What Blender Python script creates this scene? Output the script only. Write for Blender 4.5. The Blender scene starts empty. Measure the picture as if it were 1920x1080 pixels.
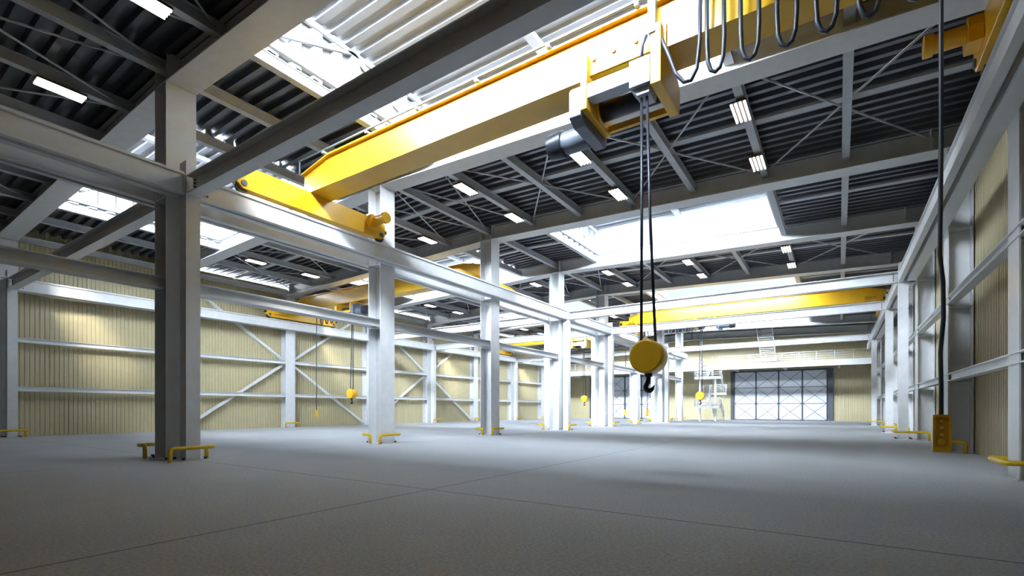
import bpy, math, random
from mathutils import Vector, Matrix
random.seed(4)
S = bpy.context.scene
COL = S.collection
R = math.radians

# ------------------------------------------------------------------ camera
TH = 33.77
cd = bpy.data.cameras.new('camera'); cam = bpy.data.objects.new('camera', cd); COL.objects.link(cam)
cam.location = (0, 0, 1.6); cam.rotation_euler = (R(90), 0, R(TH))
cd.sensor_width = 36; cd.lens = 917.5 / 1920 * 36
cd.shift_y = (766.4 - 540) / 1920
cd.clip_start = 0.05; cd.clip_end = 600
S.camera = cam

# ------------------------------------------------------------------ world, sun, exposure
w = bpy.data.worlds.new('sky'); S.world = w; w.use_nodes = True
nt = w.node_tree; nt.nodes.clear()
bg = nt.nodes.new('ShaderNodeBackground'); wo = nt.nodes.new('ShaderNodeOutputWorld')
bg.inputs[0].default_value = (0.84, 0.92, 1.0, 1)
# bright haze around the sun (behind the camera), darker sky on the opposite side
wg = nt.nodes.new('ShaderNodeTexCoord'); wd = nt.nodes.new('ShaderNodeVectorMath'); wd.operation = 'DOT_PRODUCT'; wd.inputs[1].default_value = (.25, -.93, .28)
wr = nt.nodes.new('ShaderNodeMapRange'); wr.inputs[1].default_value = -1; wr.inputs[2].default_value = 1
wp = nt.nodes.new('ShaderNodeMath'); wp.operation = 'POWER'; wp.inputs[1].default_value = 2.5
wm = nt.nodes.new('ShaderNodeMath'); wm.operation = 'MULTIPLY_ADD'; wm.inputs[1].default_value = 225; wm.inputs[2].default_value = 1.0
nt.links.new(wg.outputs['Generated'], wd.inputs[0]); nt.links.new(wd.outputs['Value'], wr.inputs[0]); nt.links.new(wr.outputs[0], wp.inputs[0])
nt.links.new(wp.outputs[0], wm.inputs[0]); nt.links.new(wm.outputs[0], bg.inputs[1])
nt.links.new(bg.outputs[0], wo.inputs[0])
sd = bpy.data.lights.new('sun', 'SUN'); sun = bpy.data.objects.new('sun', sd); COL.objects.link(sun)
sun.rotation_euler = Vector((-1, .28, -.52)).to_track_quat('-Z', 'Y').to_euler()
sd.energy = 17; sd.angle = R(9); sd.color = (1, .9, .74)
vs = S.view_settings
vs.view_transform = 'Standard'; vs.look = 'None'; vs.exposure = 0.12; vs.gamma = 1; vs.use_curve_mapping = False
try:
    S.cycles.max_bounces = 14; S.cycles.diffuse_bounces = 8; S.cycles.transparent_max_bounces = 12
    S.cycles.caustics_reflective = False; S.cycles.caustics_refractive = False
    S.cycles.sample_clamp_indirect = 12
except Exception: pass

# ------------------------------------------------------------------ materials
MATS = {}
def mat(name, col, rough=.5, metal=0.0, noise=0.0, nscale=6.0, bump=0.0, bscale=60.0, spec=.5, coat=0, emit=None, estr=0, rnoise=0.0):
    m = bpy.data.materials.new(name); m.use_nodes = True; n = m.node_tree.nodes; l = m.node_tree.links
    b = n['Principled BSDF']
    b.inputs['Base Color'].default_value = (*col, 1); b.inputs['Roughness'].default_value = rough
    b.inputs['Metallic'].default_value = metal; b.inputs['Specular IOR Level'].default_value = spec
    if coat: b.inputs['Coat Weight'].default_value = coat; b.inputs['Coat Roughness'].default_value = .15
    if emit: b.inputs['Emission Color'].default_value = (*emit, 1); b.inputs['Emission Strength'].default_value = estr
    if noise or bump or rnoise:
        tc = n.new('ShaderNodeNewGeometry')
        nz = n.new('ShaderNodeTexNoise'); nz.inputs['Scale'].default_value = nscale; nz.inputs['Detail'].default_value = 5
        l.new(tc.outputs['Position'], nz.inputs['Vector'])
        if noise:
            mr = n.new('ShaderNodeMapRange'); mr.inputs[1].default_value = .3; mr.inputs[2].default_value = .7
            mr.inputs[3].default_value = 1 - noise; mr.inputs[4].default_value = 1 + noise
            l.new(nz.outputs['Fac'], mr.inputs[0])
            mx = n.new('ShaderNodeVectorMath'); mx.operation = 'SCALE'; mx.inputs[0].default_value = col
            l.new(mr.outputs[0], mx.inputs['Scale']); l.new(mx.outputs[0], b.inputs['Base Color'])
        if rnoise:
            mr = n.new('ShaderNodeMapRange'); mr.inputs[1].default_value = .3; mr.inputs[2].default_value = .7
            mr.inputs[3].default_value = rough - rnoise; mr.inputs[4].default_value = rough + rnoise
            l.new(nz.outputs['Fac'], mr.inputs[0]); l.new(mr.outputs[0], b.inputs['Roughness'])
        if bump:
            nb = n.new('ShaderNodeTexNoise'); nb.inputs['Scale'].default_value = bscale; nb.inputs['Detail'].default_value = 4
            l.new(tc.outputs['Position'], nb.inputs['Vector'])
            bp = n.new('ShaderNodeBump'); bp.inputs['Strength'].default_value = bump; bp.inputs['Distance'].default_value = .01
            l.new(nb.outputs['Fac'], bp.inputs['Height']); l.new(bp.outputs[0], b.inputs['Normal'])
    MATS[name] = m; return m
WHITE = mat('white_steel_paint', (.64, .65, .66), .38, noise=.05, nscale=3, rnoise=.08)
GIRT = mat('pale_steel_paint', (.68, .69, .70), .4, noise=.05, nscale=3)
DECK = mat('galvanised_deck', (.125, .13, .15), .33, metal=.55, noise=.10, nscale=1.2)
PURL = mat('grey_purlin_paint', (.47, .485, .51), .45, noise=.06, nscale=4)
TAN = mat('tan_wall_sheet', (.47, .41, .25), .42, noise=.04, nscale=2)
BROWN = mat('brown_light_absorber', (.13, .085, .055), .6)  # unseen back wall only, brown chosen to dim and warm the bounced light
MONW = mat('white_corrugated_sheet', (.36, .37, .385), .4, noise=.03, nscale=2)
YEL = mat('yellow_crane_paint', (.78, .44, .016), .33, noise=.05, nscale=2, coat=.5)
GYEL = mat('yellow_guard_paint', (.66, .43, .01), .35, noise=.08, nscale=9)
DARK = mat('dark_metal', (.018, .021, .03), .35, metal=.2)
DGREY = mat('slate_blue_metal', (.12, .14, .18), .38, metal=.2)
LGREY = mat('light_grey_metal', (.42, .46, .52), .35, metal=.2)
CABLE = mat('black_cable_rubber', (.03, .036, .05), .4)
ROPE = mat('dark_wire_rope', (.05, .055, .075), .35, metal=.6, bump=.3, bscale=90)
BOLT = mat('dark_bolt', (.02, .02, .025), .5, metal=.4)
DOORM = mat('pale_door_sheet', (.60, .62, .66), .5, noise=.04, nscale=1.5)
DOORF = mat('dark_door_frame', (.055, .065, .09), .5)
TUBE = mat('lamp_tube', (1, 1, 1), .5, emit=(1, .92, .86), estr=2.4)
CASE = mat('lamp_casing', (.08, .06, .05), .5)
def glass_mat():
    m = bpy.data.materials.new('window_glass'); m.use_nodes = True; n = m.node_tree.nodes; l = m.node_tree.links; n.clear()
    o = n.new('ShaderNodeOutputMaterial'); t = n.new('ShaderNodeBsdfTransparent'); g = n.new('ShaderNodeBsdfGlossy'); x = n.new('ShaderNodeMixShader')
    t.inputs[0].default_value = (.93, .95, .97, 1); g.inputs['Roughness'].default_value = .05; x.inputs[0].default_value = .06
    l.new(t.outputs[0], x.inputs[1]); l.new(g.outputs[0], x.inputs[2]); l.new(x.outputs[0], o.inputs[0]); return m
GLASS = glass_mat()
def floor_mat():
    m = bpy.data.materials.new('concrete_floor'); m.use_nodes = True; n = m.node_tree.nodes; l = m.node_tree.links
    b = n['Principled BSDF']; g = n.new('ShaderNodeNewGeometry')
    a = n.new('ShaderNodeTexNoise'); a.inputs['Scale'].default_value = .35; a.inputs['Detail'].default_value = 6; a.inputs['Roughness'].default_value = .6
    f = n.new('ShaderNodeTexNoise'); f.inputs['Scale'].default_value = 24; f.inputs['Detail'].default_value = 3
    l.new(g.outputs['Position'], a.inputs['Vector']); l.new(g.outputs['Position'], f.inputs['Vector'])
    r1 = n.new('ShaderNodeMapRange'); r1.inputs[1].default_value = .3; r1.inputs[2].default_value = .7; r1.inputs[3].default_value = .88; r1.inputs[4].default_value = 1.1
    r2 = n.new('ShaderNodeMapRange'); r2.inputs[1].default_value = .3; r2.inputs[2].default_value = .7; r2.inputs[3].default_value = .78; r2.inputs[4].default_value = 1.2
    l.new(a.outputs['Fac'], r1.inputs[0]); l.new(f.outputs['Fac'], r2.inputs[0])
    mu = n.new('ShaderNodeMath'); mu.operation = 'MULTIPLY'; l.new(r1.outputs[0], mu.inputs[0]); l.new(r2.outputs[0], mu.inputs[1])
    sp = n.new('ShaderNodeSeparateXYZ'); l.new(g.outputs['Position'], sp.inputs[0])
    prev = None
    for ax, v in ((0, -6.74), (0, -17.2), (0, -28.4), (1, 7.15), (1, 41.3)):
        s = n.new('ShaderNodeMath'); s.operation = 'SUBTRACT'; s.inputs[1].default_value = v; l.new(sp.outputs[ax], s.inputs[0])
        q = n.new('ShaderNodeMath'); q.operation = 'ABSOLUTE'; l.new(s.outputs[0], q.inputs[0])
        c = n.new('ShaderNodeMath'); c.operation = 'GREATER_THAN'; c.inputs[1].default_value = .015; l.new(q.outputs[0], c.inputs[0])
        if prev is None: prev = c
        else:
            k = n.new('ShaderNodeMath'); k.operation = 'MULTIPLY'; l.new(prev.outputs[0], k.inputs[0]); l.new(c.outputs[0], k.inputs[1]); prev = k
    j = n.new('ShaderNodeMapRange'); j.inputs[3].default_value = .12; j.inputs[4].default_value = 1; l.new(prev.outputs[0], j.inputs[0])
    m2 = n.new('ShaderNodeMath'); m2.operation = 'MULTIPLY'; l.new(mu.outputs[0], m2.inputs[0]); l.new(j.outputs[0], m2.inputs[1])
    sc = n.new('ShaderNodeVectorMath'); sc.operation = 'SCALE'; sc.inputs[0].default_value = (.44, .458, .485); l.new(m2.outputs[0], sc.inputs['Scale'])
    l.new(sc.outputs[0], b.inputs['Base Color'])
    r3 = n.new('ShaderNodeMapRange'); r3.inputs[1].default_value = .35; r3.inputs[2].default_value = .65; r3.inputs[3].default_value = .58; r3.inputs[4].default_value = .72
    l.new(a.outputs['Fac'], r3.inputs[0]); l.new(r3.outputs[0], b.inputs['Roughness'])
    bp = n.new('ShaderNodeBump'); bp.inputs['Strength'].default_value = .25; bp.inputs['Distance'].default_value = .004
    l.new(f.outputs['Fac'], bp.inputs['Height']); l.new(bp.outputs[0], b.inputs['Normal'])
    return m
FLOORM = floor_mat()

# ------------------------------------------------------------------ mesh builder
class MB:
    def __init__(s): s.v = []; s.f = []; s.sm = []
    def add(s, vs_, fs, smooth=False):
        o = len(s.v); s.v += [tuple(p) for p in vs_]
        for q in fs: s.f.append([i + o for i in q]); s.sm.append(smooth)
        return s
    def box(s, x0, x1, y0, y1, z0, z1):
        p = [(x, y, z) for z in (z0, z1) for y in (y0, y1) for x in (x0, x1)]
        return s.add(p, [(0, 2, 3, 1), (4, 5, 7, 6), (0, 1, 5, 4), (2, 6, 7, 3), (0, 4, 6, 2), (1, 3, 7, 5)])
    def bar(s, p0, p1, w, h, up=(0, 0, 1), dw=0, dh=0):
        p0 = Vector(p0); p1 = Vector(p1); d = (p1 - p0).normalized(); u = Vector(up)
        sd_ = d.cross(u).normalized(); u = sd_.cross(d).normalized()
        vs_ = []
        for p in (p0, p1):
            for a, b in ((-1, -1), (1, -1), (1, 1), (-1, 1)):
                vs_.append(p + sd_ * (a * w / 2 + dw) + u * (b * h / 2 + dh))
        return s.add(vs_, [(0, 1, 2, 3), (7, 6, 5, 4), (0, 4, 5, 1), (1, 5, 6, 2), (2, 6, 7, 3), (3, 7, 4, 0)])
    def ibeam(s, p0, p1, w, h, tf=.03, tw=.02, up=(0, 0, 1)):
        s.bar(p0, p1, w, tf, up, dh=h / 2 - tf / 2); s.bar(p0, p1, w, tf, up, dh=-h / 2 + tf / 2)
        return s.bar(p0, p1, tw, h - 2 * tf, up)
    def prism(s, poly, axis, a0, a1):
        # poly: 2D points; axis 0/1/2 extrude direction, other two coordinates in cyclic order
        n = len(poly); vs_ = []
        for a in (a0, a1):
            for (u, v_) in poly:
                vs_.append({0: (a, u, v_), 1: (u, a, v_), 2: (u, v_, a)}[axis])
        fs = [tuple(range(n)), tuple(range(2 * n - 1, n - 1, -1))] + [(i, i + n, (i + 1) % n + n, (i + 1) % n) for i in range(n)]
        return s.add(vs_, fs)
    def cyl(s, p0, p1, r, r1=None, n=20, caps=True):
        r1 = r if r1 is None else r1
        return s.tube([p0, p1], [r, r1], n, caps)
    def tube(s, path, rad, n=8, caps=True):
        P = [Vector(p) for p in path]
        if not isinstance(rad, (list, tuple)): rad = [rad] * len(P)
        T = []
        for i in range(len(P)):
            a = P[max(i - 1, 0)]; b = P[min(i + 1, len(P) - 1)]; T.append((b - a).normalized())
        ref = Vector((0, 0, 1)) if abs(T[0].z) < .9 else Vector((1, 0, 0))
        u = T[0].cross(ref).normalized(); vs_ = []
        for i, p in enumerate(P):
            u = (u - T[i] * u.dot(T[i])).normalized(); w_ = T[i].cross(u)
            for k in range(n):
                a = 2 * math.pi * k / n; vs_.append(p + (u * math.cos(a) + w_ * math.sin(a)) * rad[i])
        o = len(s.v); s.v += [tuple(p) for p in vs_]
        for i in range(len(P) - 1):
            for k in range(n):
                s.f.append([o + i * n + k, o + i * n + (k + 1) % n, o + (i + 1) * n + (k + 1) % n, o + (i + 1) * n + k]); s.sm.append(True)
        if caps:
            s.f.append([o + k for k in range(n)][::-1]); s.sm.append(False)
            s.f.append([o + (len(P) - 1) * n + k for k in range(n)]); s.sm.append(False)
        return s
    def build(s, name, m, parent=None, bevel=0, solid=0):
        me = bpy.data.meshes.new(name); me.from_pydata(s.v, [], s.f); me.update()
        for p, k in zip(me.polygons, s.sm): p.use_smooth = k
        import bmesh
        b = bmesh.new(); b.from_mesh(me); bmesh.ops.recalc_face_normals(b, faces=b.faces); b.to_mesh(me); b.free()
        me.materials.append(m)
        o = bpy.data.objects.new(name, me); COL.objects.link(o)
        if parent: o.parent = parent
        if solid:
            q = o.modifiers.new('sheet', 'SOLIDIFY'); q.thickness = solid; q.offset = 0
        if bevel:
            q = o.modifiers.new('bevel', 'BEVEL'); q.width = bevel; q.segments = 2; q.limit_method = 'ANGLE'; q.angle_limit = R(40)
        return o
def tag(o, label, cat, group=None):
    o['label'] = label; o['category'] = cat
    if group: o['group'] = group
    return o
def thing(name, label, cat, loc=(0, 0, 0), group=None, rz=0):
    o = bpy.data.objects.new(name, None); COL.objects.link(o); o.location = loc; o.rotation_euler = (0, 0, rz); o.empty_display_size = .3
    return tag(o, label, cat, group)
def dup(root, label, loc, group=None):
    r = root.copy(); COL.objects.link(r); r.location = loc; r['label'] = label
    if group: r['group'] = group
    for ch in list(root.children):
        c = ch.copy(); COL.objects.link(c); c.parent = r
        for g in ch.children:
            d = g.copy(); COL.objects.link(d); d.parent = c
    return r
def struct(o): o['kind'] = 'structure'; return o
ORD = ['nearest', 'second nearest', 'third nearest', 'fourth nearest', 'fifth nearest', 'sixth nearest', 'seventh nearest', 'eighth nearest', 'ninth nearest']
ORN = ['first', 'second', 'third', 'fourth', 'fifth', 'sixth', 'seventh', 'eighth', 'ninth', 'tenth', 'eleventh', 'twelfth']

# ------------------------------------------------------------------ layout
BAY = 8.54; Y00 = 7.09
def YC(k): return Y00 + BAY * k
XL, XM, XR = -39.6, -17.79, 4.05          # sheet of left wall, middle row, sheet of right wall
XEND, YEND, YBACK = 4.05, 76.3, -3.4
def zb(X): return 11.8 - .0305 * abs(X - XM)    # underside of the roof girders
DECKZ = .87
CRANEK = (0, 3, 4, 6)
BAYN = ['nearest dark roof bay', 'first skylit roof bay', 'second dark roof bay', 'second skylit roof bay', 'third dark roof bay', 'third skylit roof bay', 'fourth dark roof bay', 'fourth skylit roof bay', 'last roof bay']
def bayname(k): return BAYN[k + 1]

# ------------------------------------------------------------------ floor and walls
f = MB(); f.add([(XL - 1, YBACK - 1, 0), (XR + 1, YBACK - 1, 0), (XR + 1, YEND + 1, 0), (XL - 1, YEND + 1, 0)], [(0, 1, 2, 3)])
f.add([(XL - 1, YBACK - 1, -.3), (XR + 1, YBACK - 1, -.3), (XR + 1, YEND + 1, -.3), (XL - 1, YEND + 1, -.3)], [(3, 2, 1, 0)])
struct(f.build('floor', FLOORM))
def profile(a0, a1, per, amp, duty=.42):
    """trapezoid corrugation: list of (s, offset)"""
    n = max(1, round((a1 - a0) / per)); p = (a1 - a0) / n; out = []; sl = p * .09
    for i in range(n):
        s0 = a0 + i * p
        out += [(s0, 0), (s0 + p * (1 - duty) - sl, 0), (s0 + p * (1 - duty) + 0, amp), (s0 + p - sl, amp)]
    out.append((a1, 0)); return out
def sheet(mb, pts, fn0, fn1):
    """ruled strip between two edges"""
    vs_ = [fn0(s_, o) for s_, o in pts] + [fn1(s_, o) for s_, o in pts]; n = len(pts)
    mb.add(vs_, [(i, i + 1, i + 1 + n, i + n) for i in range(n - 1)])
def topz(X): return zb(X) + DECKZ + .1
# left wall, a little lower in the dark bays so that daylight shows under the deck
m = MB()
edges = [YBACK] + [YC(k) for k in range(-1, 9)]
edges[-1] = YEND
for i in range(len(edges) - 1):
    k = i - 2
    zt = topz(XL) - (.2 if (k % 2 == 1 and 0 < k < 7) else (-.9 if k == 7 else -.15))
    sheet(m, profile(edges[i], edges[i + 1], .22, -.035, .16), lambda s_, o: (XL + o, s_, 0), lambda s_, o, z=zt: (XL + o, s_, z))
struct(m.build('wall_left', TAN, solid=.02))
m = MB(); sheet(m, profile(YBACK, YEND, .19, .085, .5), lambda s_, o: (XR + o, s_, 0), lambda s_, o: (XR + o, s_, topz(XR) + (.9 if s_ > YC(7) else .1))); struct(m.build('wall_right', TAN, solid=.02))
m = MB(); sheet(m, profile(XL, XR, .2, .03, .3), lambda s_, o: (s_, YEND + o, 0), lambda s_, o: (s_, YEND + o, topz(s_) + .7)); struct(m.build('wall_far', TAN, solid=.02))
m = MB(); sheet(m, profile(XL, XR, .5, -.03, .3), lambda s_, o: (s_, YBACK + o, 0), lambda s_, o: (s_, YBACK + o, topz(s_) + .05)); struct(m.build('wall_near', BROWN, solid=.02))  # unseen wall behind the camera, set close and dark to absorb light

# ------------------------------------------------------------------ roof deck (the ceiling)
MX = [(-14.6, -2.75), (-32.9, -21.0)]       # roof lanterns over every second bay
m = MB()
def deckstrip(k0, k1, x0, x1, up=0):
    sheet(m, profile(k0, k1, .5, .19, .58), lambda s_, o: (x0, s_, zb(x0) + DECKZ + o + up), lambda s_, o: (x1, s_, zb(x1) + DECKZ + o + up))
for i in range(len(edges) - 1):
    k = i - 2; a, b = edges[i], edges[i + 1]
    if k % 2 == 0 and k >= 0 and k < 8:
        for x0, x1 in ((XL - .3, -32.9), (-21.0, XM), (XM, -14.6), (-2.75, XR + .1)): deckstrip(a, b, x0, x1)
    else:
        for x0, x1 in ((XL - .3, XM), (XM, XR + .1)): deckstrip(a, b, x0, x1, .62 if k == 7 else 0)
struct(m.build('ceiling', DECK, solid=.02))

# ------------------------------------------------------------------ roof lanterns: corrugated ends, glazed long sides, deck on top
LZ = 14.35
mw = MB(); md = MB()
wn = 0
for k in (0, 2, 4, 6):
    a, b = YC(k), YC(k + 1)
    for (x0, x1), side in zip(MX, ('right', 'left')):
        for xe in (x0, x1):
            sheet(mw, profile(a, b, .78, .16, .5), lambda s_, o, X=xe: (X + (o if X == x0 else -o), s_, zb(X) + DECKZ - .05), lambda s_, o, X=xe: (X + (o if X == x0 else -o), s_, LZ + .1))
        sheet(md, profile(a - .3, b + .3, .62, .13, .5), lambda s_, o: (x0 - .2, s_, LZ + .1 + o), lambda s_, o: (x1 + .2, s_, LZ + .1 + o))
        # glazing frames and panes
        for yy in (a, b):
            wn += 1
            fr = MB()
            zc = lambda X: zb(X) + 1.0
            fr.bar((x0, yy, zc(x0) + .02), (x1, yy, zc(x1) + .02), .12, .10); fr.bar((x0, yy, LZ + .0), (x1, yy, LZ), .14, .26)
            for xx in (x0 + .05, x1 - .05): fr.box(xx - .05, xx + .05, yy - .05, yy + .05, zc(xx) - .05, LZ)
            fo = fr.build('window_%d' % wn, WHITE); struct(fo)
            pn = MB(); pn.add([(x0, yy - .01, zc(x0)), (x1, yy - .01, zc(x1)), (x1, yy - .01, LZ - .1), (x0, yy - .01, LZ - .1),
                               (x0, yy + .01, zc(x0)), (x1, yy + .01, zc(x1)), (x1, yy + .01, LZ - .1), (x0, yy + .01, LZ - .1)],
                              [(0, 1, 2, 3), (7, 6, 5, 4), (0, 4, 5, 1), (1, 5, 6, 2), (2, 6, 7, 3), (3, 7, 4, 0)])
            pn.build('pane', GLASS, fo)
            ld = bpy.data.lights.new('sky_portal', 'AREA'); ld.shape = 'RECTANGLE'; ld.size = x1 - x0 - .1; ld.size_y = 1.2; ld.cycles.is_portal = True
            lo = bpy.data.objects.new('sky_portal', ld); COL.objects.link(lo)
            s_ = 1 if yy == a else -1
            lo.location = ((x0 + x1) / 2, yy - s_ * .06, 13.4); lo.rotation_euler = Vector((0, s_, 0)).to_track_quat('-Z', 'Y').to_euler()
struct(mw.build('wall_lantern', MONW, solid=.02)); struct(md.build('ceiling_lantern', MONW, solid=.02))
# ------------------------------------------------------------------ roof girders (two halves each, meeting over the middle columns)
XLW, XRW = -38.9, 3.3                       # hall faces of the wall columns
for k in range(-1, 9):
    y = YC(k)
    for side, x0, x1 in (('right', XM, XR - .05), ('left', XL + .05, XM)):
        if k == -1 and side == 'right': pass
        g = MB(); za, zc_ = zb(x0), zb(x1)
        g.bar((x0, y, za + .02), (x1, y, zc_ + .02), .86, .04)
        g.bar((x0, y, za + .5), (x1, y, zc_ + .5), .03, .92)
        g.bar((x0, y, za + .95), (x1, y, zc_ + .95), .30, .05)
        if k == 7: g.bar((x0, y, za + 1.3), (x1, y, zc_ + 1.3), .06, .66)
        t = thing('roof_girder', 'deep white roof girder of the %s half, %s to the camera' % (side, ORN[k + 1] if k else 'second'), 'girder', (0, 0, 0), 'white roof girders')
        t['label'] = '%s white roof girder over the %s hand aisle, counted from the camera' % (ORN[k + 1], side)
        g.build('girder_beam', WHITE, t)
        for xx in ([XM + .41, XM + 9, XR - 1.2] if side == 'right' else [XM - .41, XM - 9, XL + 1.2]):
            st = MB(); st.box(xx - .01, xx + .01, y - .42, y + .42, zb(xx) + .04, zb(xx) + .93)
            st.build('stiffener', WHITE, t)

# ------------------------------------------------------------------ purlins, ties, rods
PXR = [.22, -2.7, -5.75, -8.68, -11.65, -14.6, -17.79]
PXL = [-21.0, -24.0, -26.95, -29.95, -32.95, -35.9]
def purlin_mesh():
    p = MB(); L = BAY - .06; y0 = -L / 2
    p.box(-.13, .13, y0, y0 + L, 0, .03); p.box(-.13, .13, y0, y0 + L, .34, .37); p.box(-.09, .09, y0, y0 + L, .03, .34)
    return p
pm = None
for k in range(-1, 7):
    lit = k % 2 == 0
    for side, PX in (('right', PXR), ('left', PXL)):
        idx = 0
        order = PX if side == 'right' else PX[::-1]
        for x in order:
            idx += 1
            if lit and min(abs(x - q) for q in ((-5.75, -8.68, -11.65) if side == 'right' else (-24.0, -26.95, -29.95))) < .1: continue
            lab = '%s roof purlin from the %s wall under the %s' % (ORN[idx - 1], side, bayname(k))
            loc = (x, YC(k) + BAY / 2, zb(x) + .42)
            if pm is None: pm = purlin_mesh().build('roof_purlin', PURL)
            o = pm if pm.get('label') is None else pm.copy()
            if o is not pm: COL.objects.link(o)
            o.location = loc; tag(o, lab, 'purlin', 'grey roof purlins')
            if lit and (x in (-2.7, -14.6, -21.0, -32.95)):
                o['label'] = 'purlin on the %s edge of the %s aisle skylight, %s' % ('wall side' if x in (-2.7, -32.95) else 'inner', side, bayname(k))
    # flat tie strip half way along the bay, under the deck
    for side, x0, x1 in (('right', XM, XR - .1), ('left', XL + .1, XM)):
        if not lit:
            s_ = MB(); yy = YC(k) + BAY * .5
            if side == 'left': x1 -= .03
            s_.bar((x0, yy, zb(x0) + .81), (x1, yy, zb(x1) + .81), .34, .1)
            tag(s_.build('deck_tie', PURL), 'flat light grey tie across the %s aisle under the %s' % (side, bayname(k)), 'tie', 'flat ties under the roof deck')
        else:
            segs = ((XM, -14.8), (-2.55, XR - .1)) if side == 'right' else ((XL + .1, -33.1), (-20.8, XM))
            for q, (a, b) in enumerate(segs):
                s_ = MB(); yy = YC(k) + BAY * .5
                s_.bar((a, yy, zb(a) + .81), (b, yy, zb(b) + .81), .34, .1)
                tag(s_.build('deck_tie', PURL), 'short deck tie %s of the %s aisle skylight, %s' % ('left' if q == 0 else 'right', side, bayname(k)), 'tie', 'short ties beside the skylights')
    # crossed bracing rods
    if not lit:
        ya, yb_ = YC(k) + .2, YC(k + 1) - .2
        for side, P in (('right', [2.9, -2.7, -8.68, -14.6, -17.79]), ('left', [-38.5, -32.95, -26.95, -21.0, -17.79])):
            for q in range(len(P) - 1):
                a, b = P[q], P[q + 1]
                for d_ in (0, 1):
                    r_ = MB(); xa, xb = (a, b) if d_ == 0 else (b, a)
                    za = .60 if d_ == 0 else .52
                    r_.tube([(xa, ya, zb(xa) + za), (xb, yb_, zb(xb) + za)], .035, 6)
                    o = r_.build('bracing_rod', PURL)
                    tag(o, '%s leaning rod, %s cross from %s wall, %s' % ('inward' if d_ == 0 else 'outward', ORN[q], side, bayname(k)), 'rod', 'crossed roof bracing rods')
    else:
        for (x0, x1), side in zip(MX, ('right', 'left')):
            # lantern roof purlin + diagonal end braces
            xm_ = (x0 + x1) / 2 - .1
            p = MB(); p.box(xm_ - .16, xm_ + .16, YC(k), YC(k + 1), LZ - .12, LZ + .1)
            tag(p.build('lantern_purlin', WHITE), 'white purlin along the middle of the %s aisle skylight, %s' % (side, bayname(k)), 'purlin', 'white skylight purlins')
            for xe, wh in ((x0 + .18, 'left'), (x1 - .18, 'right')):
                t = thing('lantern_end_frame', 'braced frame, %s end of %s aisle skylight, %s' % (wh, side, bayname(k)), 'frame', (0, 0, 0), 'skylight end frames')
                q = MB(); zl = zb(xe) + DECKZ + .12
                q.bar((xe, YC(k) + .1, LZ - .1), (xe, YC(k + 1) - .1, LZ - .1), .12, .16)
                q.bar((xe, YC(k) + .1, zl), (xe, YC(k + 1) - .1, zl), .2, .14)
                q.build('chord', WHITE, t)
                q = MB(); q.bar((xe, YC(k) + .2, zl), (xe, YC(k) + BAY / 2, LZ - .1), .1, .12, up=(1, 0, 0)); q.build('diagonal', WHITE, t)
                q = MB(); q.bar((xe, YC(k) + BAY / 2, LZ - .1), (xe, YC(k + 1) - .2, zl), .1, .12, up=(1, 0, 0)); q.build('diagonal', WHITE, t)
                q = MB(); q.bar((xe, YC(k) + BAY / 2, zl), (xe, YC(k) + BAY / 2, LZ - .1), .1, .12, up=(1, 0, 0)); q.build('post', WHITE, t)

# eaves beams along both walls
for k in range(-1, 8):
    for side, x in (('left', XL + .32), ('right', XR - .3)):
        z = zb(x) + .12; e = MB(); e.ibeam((x, YC(k) + .02, z + .17), (x, YC(k + 1) - .02, z + .17), .26, .34)
        tag(e.build('eaves_beam', WHITE), 'eaves beam along the top of the %s wall under the %s' % (side, bayname(k)), 'beam', 'eaves beams')

# ------------------------------------------------------------------ lamps
def make_lamp():
    t = thing('ceiling_lamp', '', 'lamp')
    c = MB(); c.box(-.24, .24, -.62, .62, .03, .09); c.build('casing', CASE, t)
    h = MB()
    for yy in (-.5, .5): h.box(-.02, .02, yy - .02, yy + .02, .09, .17)
    h.build('hanger', CASE, t)
    for i in range(4):
        q = MB(); xx = -.2 + .133 * i; q.tube([(xx, -.6, 0), (xx, .6, 0)], .042, 8); q.build('tube', TUBE, t)
    return t
lamp0 = None
for k in (-1, 1, 3, 5):
    for side, XS in (('right', (-2.7, -8.68, -14.6)), ('left', (-32.95, -26.95, -21.0))):
        for q, x in enumerate(XS):
            for j, dy in enumerate((2.8, 6.95)):
                if x == -26.95 or (k == 7 and x == -8.68): continue
                lab = '%s four tube lamp from the %s wall, %s row, %s' % (ORN[q], side, 'nearer' if j == 0 else 'farther', bayname(k))
                loc = (x - .06, YC(k) - .43 + dy, zb(x) + .25)
                if lamp0 is None:
                    lamp0 = make_lamp(); lamp0.location = loc; lamp0['label'] = lab; lamp0['group'] = 'four tube ceiling lamps'
                else: dup(lamp0, lab, loc)

# ------------------------------------------------------------------ columns
def col_parts(t, w, d, h, bw, bd, near, plate_off=0.0):
    """I section: depth w along x, flange width d along y"""
    s = MB(); tf = .035
    s.box(-w / 2, -w / 2 + tf, -d / 2, d / 2, 0.03, h); s.box(w / 2 - tf, w / 2, -d / 2, d / 2, 0.03, h); s.box(-w / 2 + tf, w / 2 - tf, -.02, .02, .03, h)
    s.build('shaft', WHITE, t)
    b = MB(); b.box(-bw / 2, bw / 2, -bd / 2, bd / 2, 0, .03); b.build('base_plate', WHITE, t)
    if near:
        for sx in (-1, 1):
            for sy in (-1, 1):
                q = MB(); q.cyl((sx * (bw / 2 - .09), sy * (bd / 2 - .09), .03), (sx * (bw / 2 - .09), sy * (bd / 2 - .09), .09), .05, n=6); q.build('anchor_bolt', BOLT, t)
def stiff(t, w, d, zs, m=None):
    for z in zs:
        q = MB(); q.box(-w / 2 + .035, w / 2 - .035, -d / 2 + .01, d / 2 - .01, z, z + .03); q.build('stiffener_plate', WHITE, t)
mc = None
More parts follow.
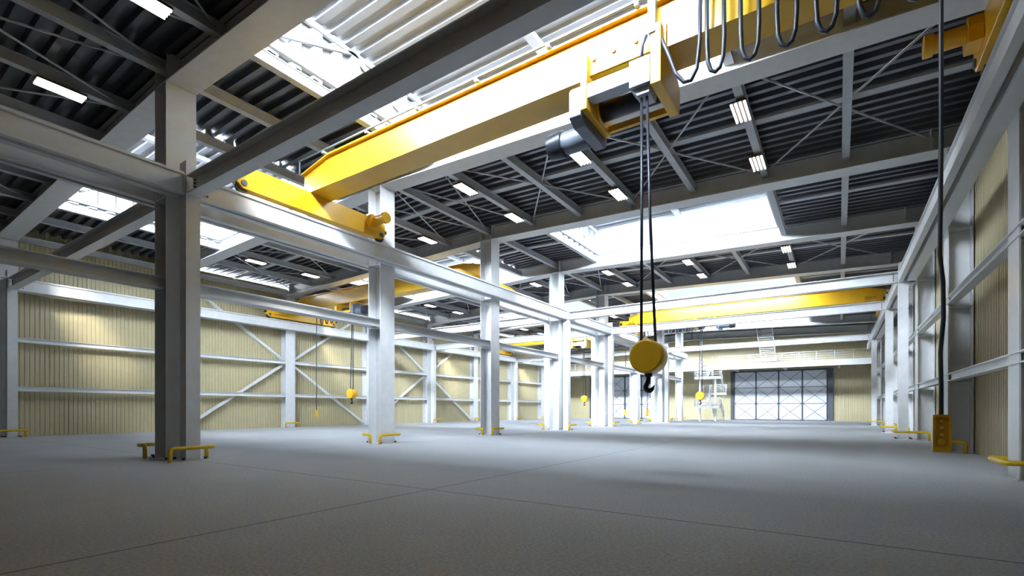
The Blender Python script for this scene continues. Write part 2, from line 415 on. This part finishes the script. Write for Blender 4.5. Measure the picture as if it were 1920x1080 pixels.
for k in range(-1, 8):
    lab = '%s heavy white steel column of the middle row' % ORN[max(k, 0)] if k >= 0 else 'heavy white middle row column behind the camera'
    if k >= 0: lab += ', counted from the camera'
    if mc is None:
        mc = thing('steel_column', lab, 'column', (XM, YC(k), 0), 'main columns of the middle row')
        col_parts(mc, .82, .86, 11.8, 1.1, 1.05, True); stiff(mc, .82, .86, (8.2, 5.3))
    else: dup(mc, lab, (XM, YC(k), 0))
wc = None
for side, x in (('left', XL + .38), ('right', XR - .4)):
    for k in range(-1, 9):
        if k == 8: pass
        lab = '%s deep steel column against the %s wall%s' % (ORN[max(k, 0)] if k >= 0 else 'hindmost', side, ', counted from the camera' if k >= 0 else ', behind the camera')
        if wc is None:
            wc = thing('wall_column', lab, 'column', (x, YC(k), 0), 'wall columns')
            col_parts(wc, .70, .86, 11.1, .78, .95, False); stiff(wc, .70, .86, (8.15, 5.3, 2.55))
        else: dup(wc, lab, (x, YC(k), 0))
cc = None
XC = {'A': -16.98, 'B': -18.60, 'R': 2.785, 'L': -38.385}
CN = {'A': 'right side of the middle row', 'B': 'left side of the middle row', 'R': 'right wall', 'L': 'left wall'}
for row in 'ABRL':
    for i, k in enumerate(CRANEK):
        lab = '%s slender crane column on the %s, counted from the camera' % (ORN[i], CN[row])
        loc = (XC[row], YC(k) + .08, 0)
        if cc is None:
            cc = thing('crane_column', lab, 'column', loc, 'slender crane columns')
            s = MB(); s.box(-.21, .21, -.205, -.175, .03, 9.28); s.box(-.21, .21, .175, .205, .03, 8.95); s.box(-.02, .02, -.175, .175, .03, 8.95)
            s.box(.19, .21, -.175, .175, .03, 8.25); s.box(-.21, -.19, -.175, .175, .03, 8.25)
            s.build('shaft', WHITE, cc)
            b = MB(); b.box(-.4, .4, -.4, .4, 0, .03); b.build('base_plate', WHITE, cc)
            for sx in (-1, 1):
                for sy in (-1, 1):
                    q = MB(); q.cyl((sx * .31, sy * .31, .03), (sx * .31, sy * .31, .09), .05, n=6); q.build('anchor_bolt', BOLT, cc)
        else: dup(cc, lab, loc)

# ------------------------------------------------------------------ crane runways, tie beams, middle beams
SEG = [(-1, 0), (0, 3), (3, 4), (4, 6), (6, 8)]
RW = {'A': (-16.77, -1, .61), 'B': (-18.81, 1, .61), 'R': (2.57, 1, .73), 'L': (-38.17, -1, .73)}
for row, (xf, d_, span) in RW.items():
    for i, (ka, kb) in enumerate(SEG):
        ya = YC(ka) + (.30 if ka in CRANEK else 0); yb_ = YC(kb) - (.14 if kb in CRANEK else 0)
        if kb == 8: yb_ = YC(7) + .5
        t = thing('runway_beam', '%s crane runway beam on the %s, counted from the camera' % (ORN[i], CN[row]), 'beam', (0, 0, 0), 'crane runway beams')
        b = MB(); xc = xf + d_ * .10
        b.ibeam((xc, ya, 8.545), (xc, yb_, 8.545), .19, .63, .035, .05)
        for yy in (ya + .01, yb_ - .01): b.box(xc - .09, xc + .09, yy - .01, yy + .01, 8.25, 8.84)
        b.build('rail_beam', WHITE, t)
        r_ = MB(); r_.box(xc - .035, xc + .035, ya, yb_, 8.86, 8.93); r_.build('rail', GIRT, t)
        c = MB(); xa, xb = sorted((xf + d_ * .36, xf + d_ * span)); c.box(xa, xb, ya, yb_, 8.23, 8.27)
        xv = xa if d_ > 0 else xb
        c.box(xv - .015, xv + .015, ya, yb_, 8.27, 8.62); c.build('surge_plate', WHITE, t)
        if ka in CRANEK:
            for zz in (8.39, 8.5):
                for yy in (ya + .12, ya + .22):
                    q = MB(); xo = xf + d_ * .07; q.cyl((xo + d_ * .02, yy, zz), (xo - d_ * .03, yy, zz), .03, n=8); q.build('bolt', BOLT, t)
for k in CRANEK:
    for side, x0, x1 in (('right', -16.75, 2.56), ('left', -38.16, -18.82)):
        y = YC(k) + .08; t = thing('tie_beam', '%s white tie beam across the %s aisle, counted from the camera' % (ORN[CRANEK.index(k)], side), 'beam', (0, 0, 0), 'tie beams across the aisles')
        b = MB(); b.ibeam((x0, y, 8.53), (x1, y, 8.53), .40, .58, .035, .03); b.build('beam', WHITE, t)
        for xx in (x0 + .18, x1 - .18):
            for i in range(4):
                q = MB(); zz = 8.37 + i * .105; q.cyl((xx, y - .06, zz), (xx, y + .06, zz), .028, n=8); q.build('bolt', BOLT, t)
for k in range(-1, 7):
    t = MB(); t.ibeam((XM, YC(k) + .03, 5.545), (XM, YC(k + 1) - .03, 5.545), .5, .37, .03, .03)
    tag(t.build('row_beam', WHITE), 'waist high level beam' if False else '%s mid height beam linking the middle row columns, counted from the camera' % ORN[k + 1], 'beam', 'mid height beams of the middle row')

# ------------------------------------------------------------------ wall girts and diagonal braces
for side, x, s_ in (('left', XLW - .12, 1), ('right', XRW + .1, -1)):
    for k in range(-1, 8):
        for zz, nm in ((2.74, 'lower'), (5.54, 'upper')):
            g = MB(); ya, yb_ = YC(k) + (.43 if side == 'left' else .2), YC(k + 1) - (.43 if side == 'left' else .2)
            ya, yb_ = YC(k) + .02, YC(k + 1) - .02
            g.ibeam((x, ya, zz), (x, yb_, zz), .26, .27, .03, .03)
            tag(g.build('wall_girt', GIRT), '%s white girt on the %s wall in the %s bay from the camera' % (nm, side, ORN[k + 1]), 'beam', 'wall girts')
for apex in (2, 4):
    for s_ in (-1, 1):
        for up_, nm in ((1, 'rising'), (-1, 'falling')):
            b = MB(); ya = YC(apex) + s_ * .5; yb_ = YC(apex + s_) - s_ * .45
            z0 = 5.54 + up_ * .25; z1 = 10.9 if up_ > 0 else .15
            b.ibeam((XLW - .42, ya, z0), (XLW - .42, yb_, z1), .18, .24, .02, .02, up=(1, 0, 0))
            tag(b.build('wall_brace', GIRT), 'diagonal brace %s from the middle of the %s left wall column, %s side' % (nm, ORN[apex], 'nearer' if s_ < 0 else 'farther'), 'brace', 'diagonal wall braces')

# ------------------------------------------------------------------ yellow pipe guards
def bent(pts, r=.12, n=4):
    """pipe centre line through pts with rounded corners"""
    out = [Vector(pts[0])]
    for p, q, s_ in zip(pts, pts[1:], pts[2:]):
        p, q, s_ = Vector(p), Vector(q), Vector(s_); a_ = q + (p - q).normalized() * r; c_ = q + (s_ - q).normalized() * r
        for i in range(n + 1):
            t = i / n; out.append(a_ * (1 - t) ** 2 + q * 2 * t * (1 - t) + c_ * t * t)
    out.append(Vector(pts[-1])); return out
gm = {}
def guard(x, y, kind, lab):
    # kind: (mirror x, mirror y) for the aisle guards, ('U', reach) for the right wall guards
    if kind not in gm:
        b = MB()
        if kind[0] == 'U': pp = bent([(0, 0, 0), (0, 0, .41), (-kind[1], 0, .41), (-kind[1], 1.3, .41), (-kind[1] + .55, 1.3, .41), (-kind[1] + .55, 1.3, 0)])
        else:
            mx, my = kind; pp = [(p[0] * mx, p[1] * my, p[2]) for p in bent([(0, 0, 0), (0, 0, .41), (0, 1.25, .41), (-.55, 1.25, .41), (-.55, 1.25, 0)])]
        b.tube(pp, .062, 10)
        o = b.build('pipe_guard', GYEL); gm[kind] = o
    else:
        o = gm[kind].copy(); COL.objects.link(o)
    o.location = (x, y, 0); tag(o, lab, 'guard', 'yellow pipe guards')
for k in range(0, 8):
    cr = k in CRANEK
    guard(XM + (1.38 if cr else .68), YC(k) - .70, (1, 1), 'yellow pipe guard on the right of the %s middle row column from the camera' % ORN[k])
    guard(XM - (1.38 if cr else .68), YC(k) + .70, (-1, -1), 'yellow pipe guard on the left of the %s middle row column from the camera' % ORN[k])
    guard(XLW + (1.15 if cr else .35), YC(k) - .62, (1, 1), 'yellow pipe guard at the foot of the %s left wall column from the camera' % ORN[k])
    guard(3.74, YC(k) - .70, ('U', 1.38 if cr else .72), 'yellow pipe guard at the foot of the %s right wall column from the camera' % ORN[k])

# ------------------------------------------------------------------ overhead cranes
def crane(name, xlw, xrw, ycw, hxw, rot, pxw, nloops):
    """bridge between rails xl..xr, hook rope at hx, sgn=1: motor towards -x; px pendant"""
    xmid = (xlw + xrw) / 2; S_ = -1 if rot else 1; RZ = math.pi if rot else 0
    xl, xr = xlw - xmid, xrw - xmid; yc = 0.0; sgn = 1
    hx = (hxw - xmid) * S_; px = (pxw - xmid) * S_; ROOT = (xmid, ycw, 0)
    def W(x, y, z): return (xmid + S_ * x, ycw + S_ * y, z)
    yn = yc - .45
    t = thing('overhead_crane', 'yellow bridge of the %s' % name, 'crane', ROOT, 'yellow overhead cranes', RZ)
    # box girder with tapered ends, profile in XZ
    gz0, gz1 = 9.86, 10.88; a, b = xl - .28, xr + .28
    g = MB()
    poly = [(gz0, a), (gz0, b), (10.55, b), (gz1, b - 1.6), (gz1, a + 1.6), (10.55, a)]
    n = len(poly); vs_ = [(p[1], yn, p[0]) for p in poly] + [(p[1], yn + .9, p[0]) for p in poly]
    g.add(vs_, [tuple(range(n)), tuple(range(2 * n - 1, n - 1, -1))] + [(i, (i + 1) % n, (i + 1) % n + n, i + n) for i in range(n)])
    g.build('box_girder', YEL, t, bevel=.012)
    fl = MB(); top = [(a, 10.55), (a + 1.6, gz1), (b - 1.6, gz1), (b, 10.55)]
    for (x0, z0), (x1, z1) in zip(top, top[1:]): fl.bar((x0 - .01, yc, z0 + .025), (x1 + .01, yc, z1 + .025), 1.16, .05)
    fl.build('top_flange', YEL, t)
    bf = MB(); bf.box(a, b, yn - .03, yn + .93, gz0 - .03, gz0); bf.build('bottom_flange', YEL, t)
    # end carriages
    for xr_, inn in ((xl, 1), (xr, -1)):
        xc = xr_
        c = MB(); y0, y1 = yc - 3.2, yc + 3.2
        pf = [(y0, 9.22), (y0 + .18, 9.04), (y1 - .18, 9.04), (y1, 9.22), (y1, 9.72), (y1 - .5, 9.84), (y0 + .5, 9.84), (y0, 9.72)]
        pf = [(y, z) for y, z in pf]
        vs_ = [(xc - .17, y, z) for y, z in pf] + [(xc + .17, y, z) for y, z in pf]; n = len(pf)
        c.add(vs_, [tuple(range(n)), tuple(range(2 * n - 1, n - 1, -1))] + [(i, (i + 1) % n, (i + 1) % n + n, i + n) for i in range(n)])
        co = c.build('end_carriage', YEL, t, bevel=.015)
        for yy in (y0 + .22, y1 - .22):
            wv = MB(); wv.cyl((xc - .06, yy, 9.15), (xc + .06, yy, 9.15), .22, n=24); wv.build('wheel', DARK, co)
            wv = MB(); wv.cyl((xc + inn * .17, yy, 9.22), (xc + inn * .21, yy, 9.22), .10, n=20); wv.build('axle_cap', DGREY, co)
        for yy, s_ in ((y0, -1), (y1, 1)):
            bf_ = MB(); bf_.cyl((xc, yy, 9.45), (xc, yy + s_ * .16, 9.45), .09, n=14); bf_.build('buffer', DARK, co)
        mo = MB(); my = y1 - .75
        mo.prism([(my - .28, 9.28), (my + .24, 9.28), (my + .3, 9.5), (my + .22, 9.82), (my - .2, 9.86), (my - .3, 9.6)], 0, *sorted((xc + inn * .17, xc + inn * .42)))
        mo.cyl((xc + inn * .42, my, 9.62), (xc + inn * .95, my, 9.62), .19, n=20); mo.cyl((xc + inn * .95, my, 9.62), (xc + inn * 1.12, my, 9.62), .23, n=20)
        mo.build('drive_motor', YEL, co, bevel=.01)
    # festoon rail
    fr = MB(); yf = yn - .22
    fr.box(a + .02, b - .02, yf - .025, yf + .025, 11.0, 11.05)
    for xx in (a + .04, b - .04): fr.box(xx - .02, xx + .02, yf - .02, yf + .02, 10.5, 11.0)
    fo = fr.build('festoon_rail', DGREY, t)
    br = MB(); x = a + 1.5
    while x < b - 1: br.box(x - .05, x + .05, yf - .02, yf + .45, 10.93, 11.0); br.box(x - .07, x + .07, yf + .3, yf + .45, 10.93, 11.12); x += 2.35
    br.build('rail_bracket', LGREY, fo)
    # hoist
    X = lambda v: hx + sgn * v          # v measured away from the rope, + towards the non motor side
    def bx(m_, v0, v1, y0, y1, z0, z1):
        a_, b_ = sorted((X(v0), X(v1))); m_.box(a_, b_, y0, y1, z0, z1)
    h = thing('crane_hoist', 'wire rope hoist hanging under the %s' % name, 'hoist', ROOT, 'wire rope hoists', RZ)
    yh = yn - .28
    tp = MB(); bx(tp, -1.65, .42, yn - .07, yn - .035, 9.85, 10.42); tp.build('trolley_plate', YEL, h, bevel=.01)
    for v in (-1.35, -.83, -.28, .22):
        q = MB(); q.cyl((X(v), yn - .07, 10.22), (X(v), yn - .12, 10.22), .055, n=16); q.build('bolt', YEL, h)
    for v0, v1 in ((-1.62, -1.45), (.12, .36)):
        p = MB(); xa, xb = sorted((X(v0), X(v1)))
        p.prism([(yh, 8.95), (yh + 1.55, 8.95), (yh + 1.62, 9.25), (yh + 1.62, 9.6), (yh + 1.3, 9.82), (yh, 9.82), (yh, 8.95)][:-1], 0, xa, xb)
        p.box(xa, xb, yh, yn - .07, 9.8, 10.3)
        p.build('side_plate', YEL, h, bevel=.015)
    dr = MB(); dr.cyl((X(-1.45), yh + .85, 9.28), (X(.12), yh + .85, 9.28), .27, n=32); dr.build('rope_drum', DARK, h)
    cr_ = MB(); cr_.cyl((X(-1.44), yh + .85, 9.28), (X(-1.38), yh + .85, 9.28), .33, n=32); cr_.build('drum_collar', YEL, h)
    fb = MB(); bx(fb, -1.45, -.37, yh + .02, yh + .37, 9.2, 9.56); fb.build('cover_beam', LGREY, h, bevel=.02)
    rb = MB(); bx(rb, -1.45, .12, yh + 1.38, yh + 1.5, 9.0, 9.16); rb.build('rear_tie', YEL, h)
    gb = MB(); xa, xb = sorted((X(-1.95), X(-1.62)))
    gb.prism([(yh + .02, 8.85), (yh + .3, 8.72), (yh + 1.6, 8.72), (yh + 1.68, 8.9), (yh + 1.68, 9.45), (yh + 1.3, 9.62), (yh + .1, 9.62), (yh + .02, 9.5)], 0, xa, xb); gb.build('gearbox', DGREY, h, bevel=.03)
    mo = MB(); ym, zm = yh + 1.25, 9.0
    mo.cyl((X(-1.95), ym, zm), (X(-2.75), ym, zm), .30, n=28)
    mo.build('hoist_motor', DGREY, h, bevel=.01)
    mo = MB(); mo.cyl((X(-2.7), ym, zm), (X(-3.15), ym, zm), .36, .33, n=28); mo.build('fan_cover', DARK, h, bevel=.02)
    bo = MB(); bx(bo, -.37, .12, yh - .02, yh + .5, 9.02, 9.64); bo.prism([(X(-.35), 9.02), (X(.1), 9.02), (X(.06), 8.86), (X(-.22), 8.86)], 1, yh + .1, yh + .6) ; bo.build('rope_guide_box', LGREY, h, bevel=.015)
    yr = yh + .25
    for s_ in (-1, 1):
        q = MB(); q.tube([(hx - .10 + s_ * .06, yr, 9.0), (hx - .06 + s_ * .10, yr, 6.0), (hx + s_ * .17, yr, 3.0)], .035, 8); q.build('wire_rope', ROPE, h)
    # hook block
    b_ = thing('hook_block', 'yellow hook block hanging from the %s' % name, 'hook block', W(hx, yr, 2.8), 'yellow hook blocks', RZ)
    q = MB(); q.cyl((0, -.24, 0), (0, .24, 0), .39, n=40); q.build('sheave_housing', YEL, b_, bevel=.045)
    q = MB(); q.cyl((0, 0, -.36), (0, 0, -.46), .09, n=16); q.build('swivel', DARK, b_)
    q = MB(); hp = [(0, -.42), (0, -.5), (-.01, -.56), (-.035, -.62), (-.06, -.67), (-.065, -.71), (-.045, -.755), (0, -.78), (.05, -.775), (.09, -.745), (.115, -.70), (.145, -.655)]
    hr = [.05, .052, .055, .056, .058, .06, .062, .062, .056, .044, .026, .006]
    q.tube([(p[0], 0, p[1]) for p in hp], hr, 12); q.build('hook', DARK, b_)
    # festoon cable
    fc = thing('festoon_cable', 'looped black power cable on the %s' % name, 'cable', ROOT, 'looped festoon cables', RZ)
    q = MB(); bx(q, .08, .24, yf - .1, yf + .06, 10.1, 11.0); q.build('end_bracket', LGREY, fc)
    P = [(X(.02), yf, 10.15), (X(-.08), yf, 9.95), (X(-.1), yf + .02, 9.6)]
    q = MB(); q.tube(P, .04, 8); q.build('feed_cable', CABLE, fc)
    pts = [(X(.2), yf, 10.3)]
    x = .55
    pts += [(X(.5), yf, 9.55), (X(.68), yf, 9.0), (X(.85), yf, 8.76), (X(1.0), yf, 8.74), (X(1.12), yf, 8.95), (X(1.18), yf, 9.5), (X(1.2), yf, 10.8)]
    v = 1.5
    q = MB(); q.tube(pts, .045, 8); q.build('cable_loop', CABLE, fc)
    for i in range(nloops):
        v0 = v + i * .66; lp = [(v0 - .17, 10.98), (v0 - .17, 9.4), (v0 - .15, 9.0), (v0 - .09, 8.8), (v0, 8.74), (v0 + .09, 8.8), (v0 + .15, 9.0), (v0 + .17, 9.4), (v0 + .17, 10.98)]
        q = MB(); q.tube([(X(a_), yf, z_) for a_, z_ in lp], .045, 8); q.build('cable_loop', CABLE, fc)
        q = MB(); bx(q, v0 + .16, v0 + .5, yf - .05, yf + .05, 10.9, 11.0); q.build('cable_clip', DGREY, fc)
    # pendant
    p = thing('pendant_controller', 'yellow push button pendant hanging from the %s' % name, 'control pendant', W(px, yf, .86), 'push button pendants')
    q = MB(); q.box(-.12, .12, -.02, .07, 0, .64); q.build('case', YEL, p, bevel=.012)
    q = MB()
    for (x0, x1, z0, z1) in ((-.12, -.092, 0, .64), (.092, .12, 0, .64), (-.092, .092, 0, .09), (-.092, .092, .60, .64)): q.box(x0, x1, -.055, -.02, z0, z1)
    q.build('front_rim', YEL, p)
    for z, r_ in ((.53, .035), (.42, .035), (.30, .035), (.17, .06)):
        q = MB(); q.cyl((0, -.02, z), (0, -.055, z), r_, r_ * .8, n=18); q.build('button', YEL, p)
    q = MB(); zs = [.64, 1.1, 1.7, 2.3, 2.9, 3.4, 4.0, 5.5, 8.0, 10.12]; dx = [0, 0, -.01, .03, .025, -.02, -.01, 0, 0, 0]
    q.tube([(d_, .03, z) for d_, z in zip(dx, zs)], .034, 8); q.build('pendant_cable', CABLE, p)
crane('nearest crane, over the right hand aisle', -16.87, 2.67, 11.68, -3.68, 0, 1.45, 8)
crane('nearest crane of the left hand aisle', -38.27, -18.71, 24.9, -32.37, 1, -37.3, 5)
crane('farther crane of the right hand aisle', -16.87, 2.67, 46.75, -10.67, 1, -15.7, 7)
crane('farthest crane of the left hand aisle', -38.27, -18.71, 54.1, -25.4, 0, -20.2, 6)

# ------------------------------------------------------------------ far end: doors, gallery, stair tower
DZ = 6.8
for i, x0 in enumerate((-12.6, -34.6)):
    W_ = 11.4; y = YEND - .12
    d = bpy.data.objects.new('door_%d' % (i + 1), None); COL.objects.link(d); d.location = (0, 0, 0); struct(d)
    for q in range(4):
        a = x0 + .1 + q * (W_ - .2) / 4; b = a + (W_ - .2) / 4
        p = MB(); p.box(a + .02, b - .02, y - .06, y, .06, DZ - .05); lf = p.build('door_leaf', DOORM, d)
        fr = MB()
        for xx in (a + .04, b - .04): fr.box(xx - .05, xx + .05, y - .12, y - .06, .05, DZ)
        for j in range(4):
            zz = .08 + j * (DZ - .12) / 3; fr.box(a, b, y - .12, y - .06, zz - .035, zz + .035)
        for j in range(3):
            za = .08 + j * (DZ - .12) / 3; zc_ = za + (DZ - .12) / 3
            fr.bar((a + .05, y - .08, za), (b - .05, y - .08, zc_), .05, .04, up=(0, 1, 0)); fr.bar((a + .05, y - .1, zc_), (b - .05, y - .1, za), .05, .04, up=(0, 1, 0))
        fr.build('leaf_frame', DOORF, lf)
    j = MB(); j.box(x0 - .35, x0, y - .3, y, 0, DZ + .1); j.box(x0 + W_, x0 + W_ + .55, y - .3, y, 0, DZ + .1); j.box(x0 - .35, x0 + W_ + .55, y - .2, y, DZ, DZ + .1)
    j.build('door_jamb', DOORF, d)
# gallery
YG = 70.0
g = thing('gallery', 'white gallery floor across the far end wall above the sliding doors', 'gallery', (0, 0, 0))
m = MB(); m.box(XL + .8, XR - .75, YG, YG + .25, 6.8, 7.5); m.build('edge_beam', WHITE, g)
m = MB(); m.box(XL + .8, XR - .8, YG + .25, YEND - .25, 7.35, 7.45); m.build('floor_plate', WHITE, g)
for k, x in enumerate((-37.0, -31.5, -24.5, -17.79, -12, -6, 0)):
    m = MB(); m.box(x - .12, x + .12, YG + .25, YEND - .03, 6.85, 7.35); m.build('joist', WHITE, g)
def rail(mb, p0, p1, n, h=1.1, rails=4):
    p0 = Vector(p0); p1 = Vector(p1)
    for i in range(n + 1):
        p = p0.lerp(p1, i / n); mb.tube([p, p + Vector((0, 0, h))], .042, 6)
    for j in range(rails):
        z = Vector((0, 0, h * (j + 1) / rails)); mb.tube([p0 + z, p1 + z], .034, 6)
r1 = MB(); rail(r1, (XL + .9, YG + .1, 7.5), (-15.55, YG + .1, 7.5), 12); rail(r1, (-13.4, YG + .1, 7.5), (XR - .8, YG + .1, 7.5), 9)
tag(r1.build('gallery_railing', WHITE), 'white four bar railing along the front of the far gallery', 'railing')
# gallery posts come from the far wall columns; stair tower
st = thing('stair_tower', 'white zigzag stair tower with railed landings in front of the far gallery', 'staircase', (0, 0, 0))
def flight(x0, x1, ya, za, yb_, zb_, n):
    f_ = MB()
    for i in range(n):
        t_ = (i + .5) / n; y = ya + (yb_ - ya) * t_; z = za + (zb_ - za) * (i + 1) / n
        f_.box(x0, x1, y - .14, y + .14, z - .04, z)
    f_.build('steps', WHITE, st)
    for xx in (x0, x1):
        s = MB(); s.bar((xx, ya, za), (xx, yb_, zb_), .05, .24, up=(0, 0, 1)); s.build('stringer', WHITE, st)
        h_ = MB(); a_ = Vector((xx, ya, za)); b_ = Vector((xx, yb_, zb_))
        for q in (0, .5, 1): p = a_.lerp(b_, q); h_.tube([p, p + Vector((0, 0, 1.05))], .03, 6)
        for q in (.5, 1.05): h_.tube([a_ + Vector((0, 0, q)), b_ + Vector((0, 0, q))], .04, 6)
        h_.build('handrail', WHITE, st)
YA, YB = 66.9, 69.0
def landing(x0, x1, y0, y1, z, openy):
    l = MB(); l.box(x0, x1, y0, y1, z - .3, z); l.build('landing', WHITE, st)
    h_ = MB(); rail(h_, (x0, y0 if openy > 0 else y1, z), (x1, y0 if openy > 0 else y1, z), 4, 1.05, 4)
    rail(h_, (x0, y0, z), (x0, y1, z), 2, 1.05, 4); rail(h_, (x1, y0, z), (x1, y1, z), 2, 1.05, 4); h_.build('landing_railing', WHITE, st)
landing(-15.5, -12.5, 65.5, YA, 1.95, 1); landing(-15.3, -12.4, YB, 69.9, 3.75, -1); landing(-15.5, -12.5, 65.5, YA, 5.7, 1)
flight(-13.7, -12.6, YB + .2, 0, YA, 1.95, 9); flight(-15.3, -14.2, YA, 1.95, YB, 3.75, 9); flight(-13.7, -12.6, YB, 3.75, YA, 5.7, 9); flight(-15.4, -14.2, YA, 5.7, 69.95, 7.5, 9)
for xx, yy, zt in ((-15.0, 66.2, 5.5), (-13.1, 66.2, 5.5)):
    p = MB(); p.box(xx - .11, xx + .11, yy - .11, yy + .11, 0, zt); p.build('post', WHITE, st)
us = thing('ladder_stair', 'steep light grey ladder stair rising from the far gallery to the roof', 'stair', (0, 0, 0))
for xx in (-8.7, -6.95):
    m = MB(); m.bar((xx, 74.3, 7.45), (xx, 68.3, 12.1), .08, .32); m.build('stringer', GIRT, us)
for i in range(22):
    t_ = (i + .5) / 22; m = MB(); m.box(-8.66, -6.99, 74.3 - 6 * t_ - .13, 74.3 - 6 * t_ + .13, 7.45 + 4.65 * t_ - .02, 7.45 + 4.65 * t_ + .02); m.build('step', GIRT, us)
